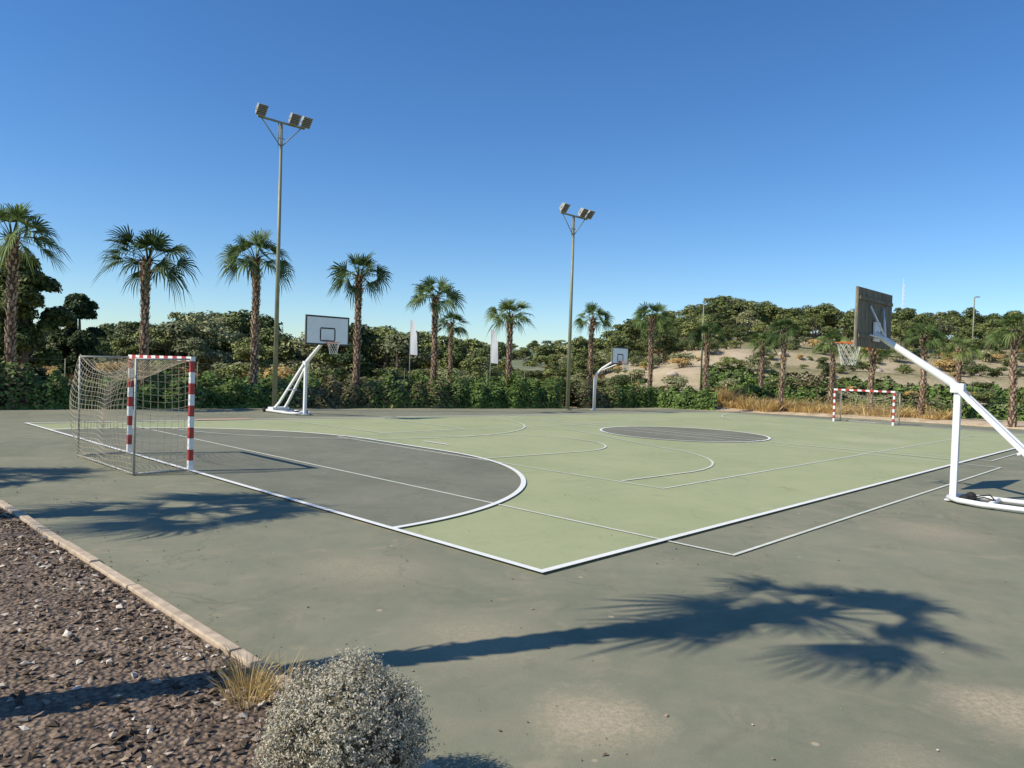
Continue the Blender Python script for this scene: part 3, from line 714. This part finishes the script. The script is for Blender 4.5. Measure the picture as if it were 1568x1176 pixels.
cx_,cy_=bp.mean(0); mbd=MB(); rings=6; V=[];F=[]; nb_=len(bp)
for i in range(rings+1):
    t=1-i/rings
    for q in bp: V.append((cx_+(q[0]-cx_)*t,cy_+(q[1]-cy_)*t,.14*(1-t**2)**.8-.02+float(HT(cx_+(q[0]-cx_)*t,cy_+(q[1]-cy_)*t))))
for i in range(rings):
    for k in range(nb_): F.append((i*nb_+k,i*nb_+(k+1)%nb_,(i+1)*nb_+(k+1)%nb_,(i+1)*nb_+k))
mbd.add(V,F,0,True); obj('sandy_bed',mbd.mesh('sandy_bed',[m]))
r2=np.random.default_rng(8)
sp=[]
for i in range(120):
    t=r2.random(); x=12.4+9.6*t+r2.normal()*.3; y=42.2-5.6*t+r2.random()*4.2; sp.append((x,y,.5+.9*r2.random()**1.3))
grass('golden_grass',sp,M_gold,.85,85,.40,9,.018,.03)
tu=[W(K-.22,-.55)+(1,),W(K-.32,-.75)+(1,),W(K-.12,-.8)+(1,)]
grass('dry_grass_tuft',[(a[0],a[1],.95) for a in tu],M_gold,.30,130,.12,10,.0020)
grass('roadside_weeds',[(W(K-.06,-2.25-.15*i)[0],W(K-.06,-2.25-.15*i)[1],.6+.45*(i%3)) for i in range(10)],M_weed,.16,45,.09,12,.003)

def silver(x,y,R,Hh,seed):
    r=np.random.default_rng(seed); E=empty('silver_bush',(x,y,0)); n=3600
    d=sphere_pts(n,r); d=d[d[:,2]>-.75]; n=len(d)
    lump=1+.05*np.sin(d[:,0]*7+1)+.05*np.sin(d[:,1]*9)+.04*np.sin(d[:,2]*11+2)
    S=np.array([R,R,Hh/2]); C0=d*S*(.78+.14*r.random((n,1)))*lump[:,None]+[0,0,Hh/2]
    Cs=[];Ns=[];Sz=[]
    dirn=unit(d+r.normal(size=d.shape)*.45+[0,0,.35])
    for k in range(13):
        t=k/12; L=.075*(.5+.8*r.random((n,1)))
        side=unit(np.cross(dirn,r.normal(size=dirn.shape)))
        Cs.append(C0+dirn*L*t+side*.007); Ns.append(unit(d+r.normal(size=d.shape)*.6)); Sz.append(np.full(n,.0075)*(.7+.6*r.random(n)))
    V,F=leafquads(np.concatenate(Cs),np.concatenate(Ns),np.concatenate(Sz),.42,r,None)
    obj('foliage',np_mesh('silver_foliage',V,F,[M_silver]),E)
    mb=MB(); 
    for i in range(0,n,9): mb.tube([tuple(C0[i]*[.3,.3,.3]),tuple(C0[i])],.0025,0,3,False)
    m=24; Vv=[];Ff=[]
    for i in range(13):
        for j in range(m):
            a=math.pi*i/12;b_=2*math.pi*j/m; Vv.append((R*.76*math.sin(a)*math.cos(b_),R*.76*math.sin(a)*math.sin(b_),Hh/2+Hh/2*.76*math.cos(a)))
    for i in range(12):
        for j in range(m): Ff.append((i*m+j,i*m+(j+1)%m,(i+1)*m+(j+1)%m,(i+1)*m+j))
    mb.add(Vv,Ff,0,True); obj('stems_and_core',mb.mesh('silver_stems_core',[M_silvercore]),E)  # thin stems plus an added closed core filling the bush behind its leaves
silver(-.70,3.35,.345,.70,4)

# ---------------------------------------------------------------- sun, sky, camera
el=math.radians(42.6); az=(-.925,-.38)
sd=Vector((az[0]*math.cos(el),az[1]*math.cos(el),math.sin(el)))
L=bpy.data.lights.new('sun','SUN'); L.energy=5.0; L.angle=math.radians(.5); L.color=(1,.93,.80)
lo=bpy.data.objects.new('sun',L); sc.collection.objects.link(lo); lo.rotation_euler=(-sd).to_track_quat('-Z','Y').to_euler()
w=bpy.data.worlds.new('World'); sc.world=w; w.use_nodes=True; nt=w.node_tree; bg=nt.nodes['Background']
sky=nt.nodes.new('ShaderNodeTexSky'); sky.sky_type='NISHITA'; sky.sun_disc=False; sky.sun_elevation=el; sky.sun_rotation=math.atan2(az[0],az[1])
sky.altitude=50; sky.air_density=1.0; sky.dust_density=.05; sky.ozone_density=1.8
hs=nt.nodes.new('ShaderNodeHueSaturation'); hs.inputs['Saturation'].default_value=1.24; nt.links.new(sky.outputs[0],hs.inputs['Color'])
mm=mixc(nt,1.0,hs.outputs[0],(.84,1.01,1.22),'MULTIPLY')
nt.links.new(mm,bg.inputs[0]); bg.inputs[1].default_value=.118
cam=bpy.data.cameras.new('camera'); co=bpy.data.objects.new('camera',cam); sc.collection.objects.link(co); sc.camera=co
cam.sensor_width=36; cam.lens=36*1141.4/1568; cam.clip_end=6000; cam.clip_start=.05
p_,r_=-.0229,.0324
f=Vector((0,math.cos(p_),math.sin(p_))); R0=Vector((1,0,0)); U0=Vector((0,-math.sin(p_),math.cos(p_)))
Rv=R0*math.cos(r_)+U0*math.sin(r_); Uv=-R0*math.sin(r_)+U0*math.cos(r_)
M=Matrix((Rv,Uv,-f)).transposed().to_4x4(); M.translation=Vector((0,0,2.063)); co.matrix_world=M
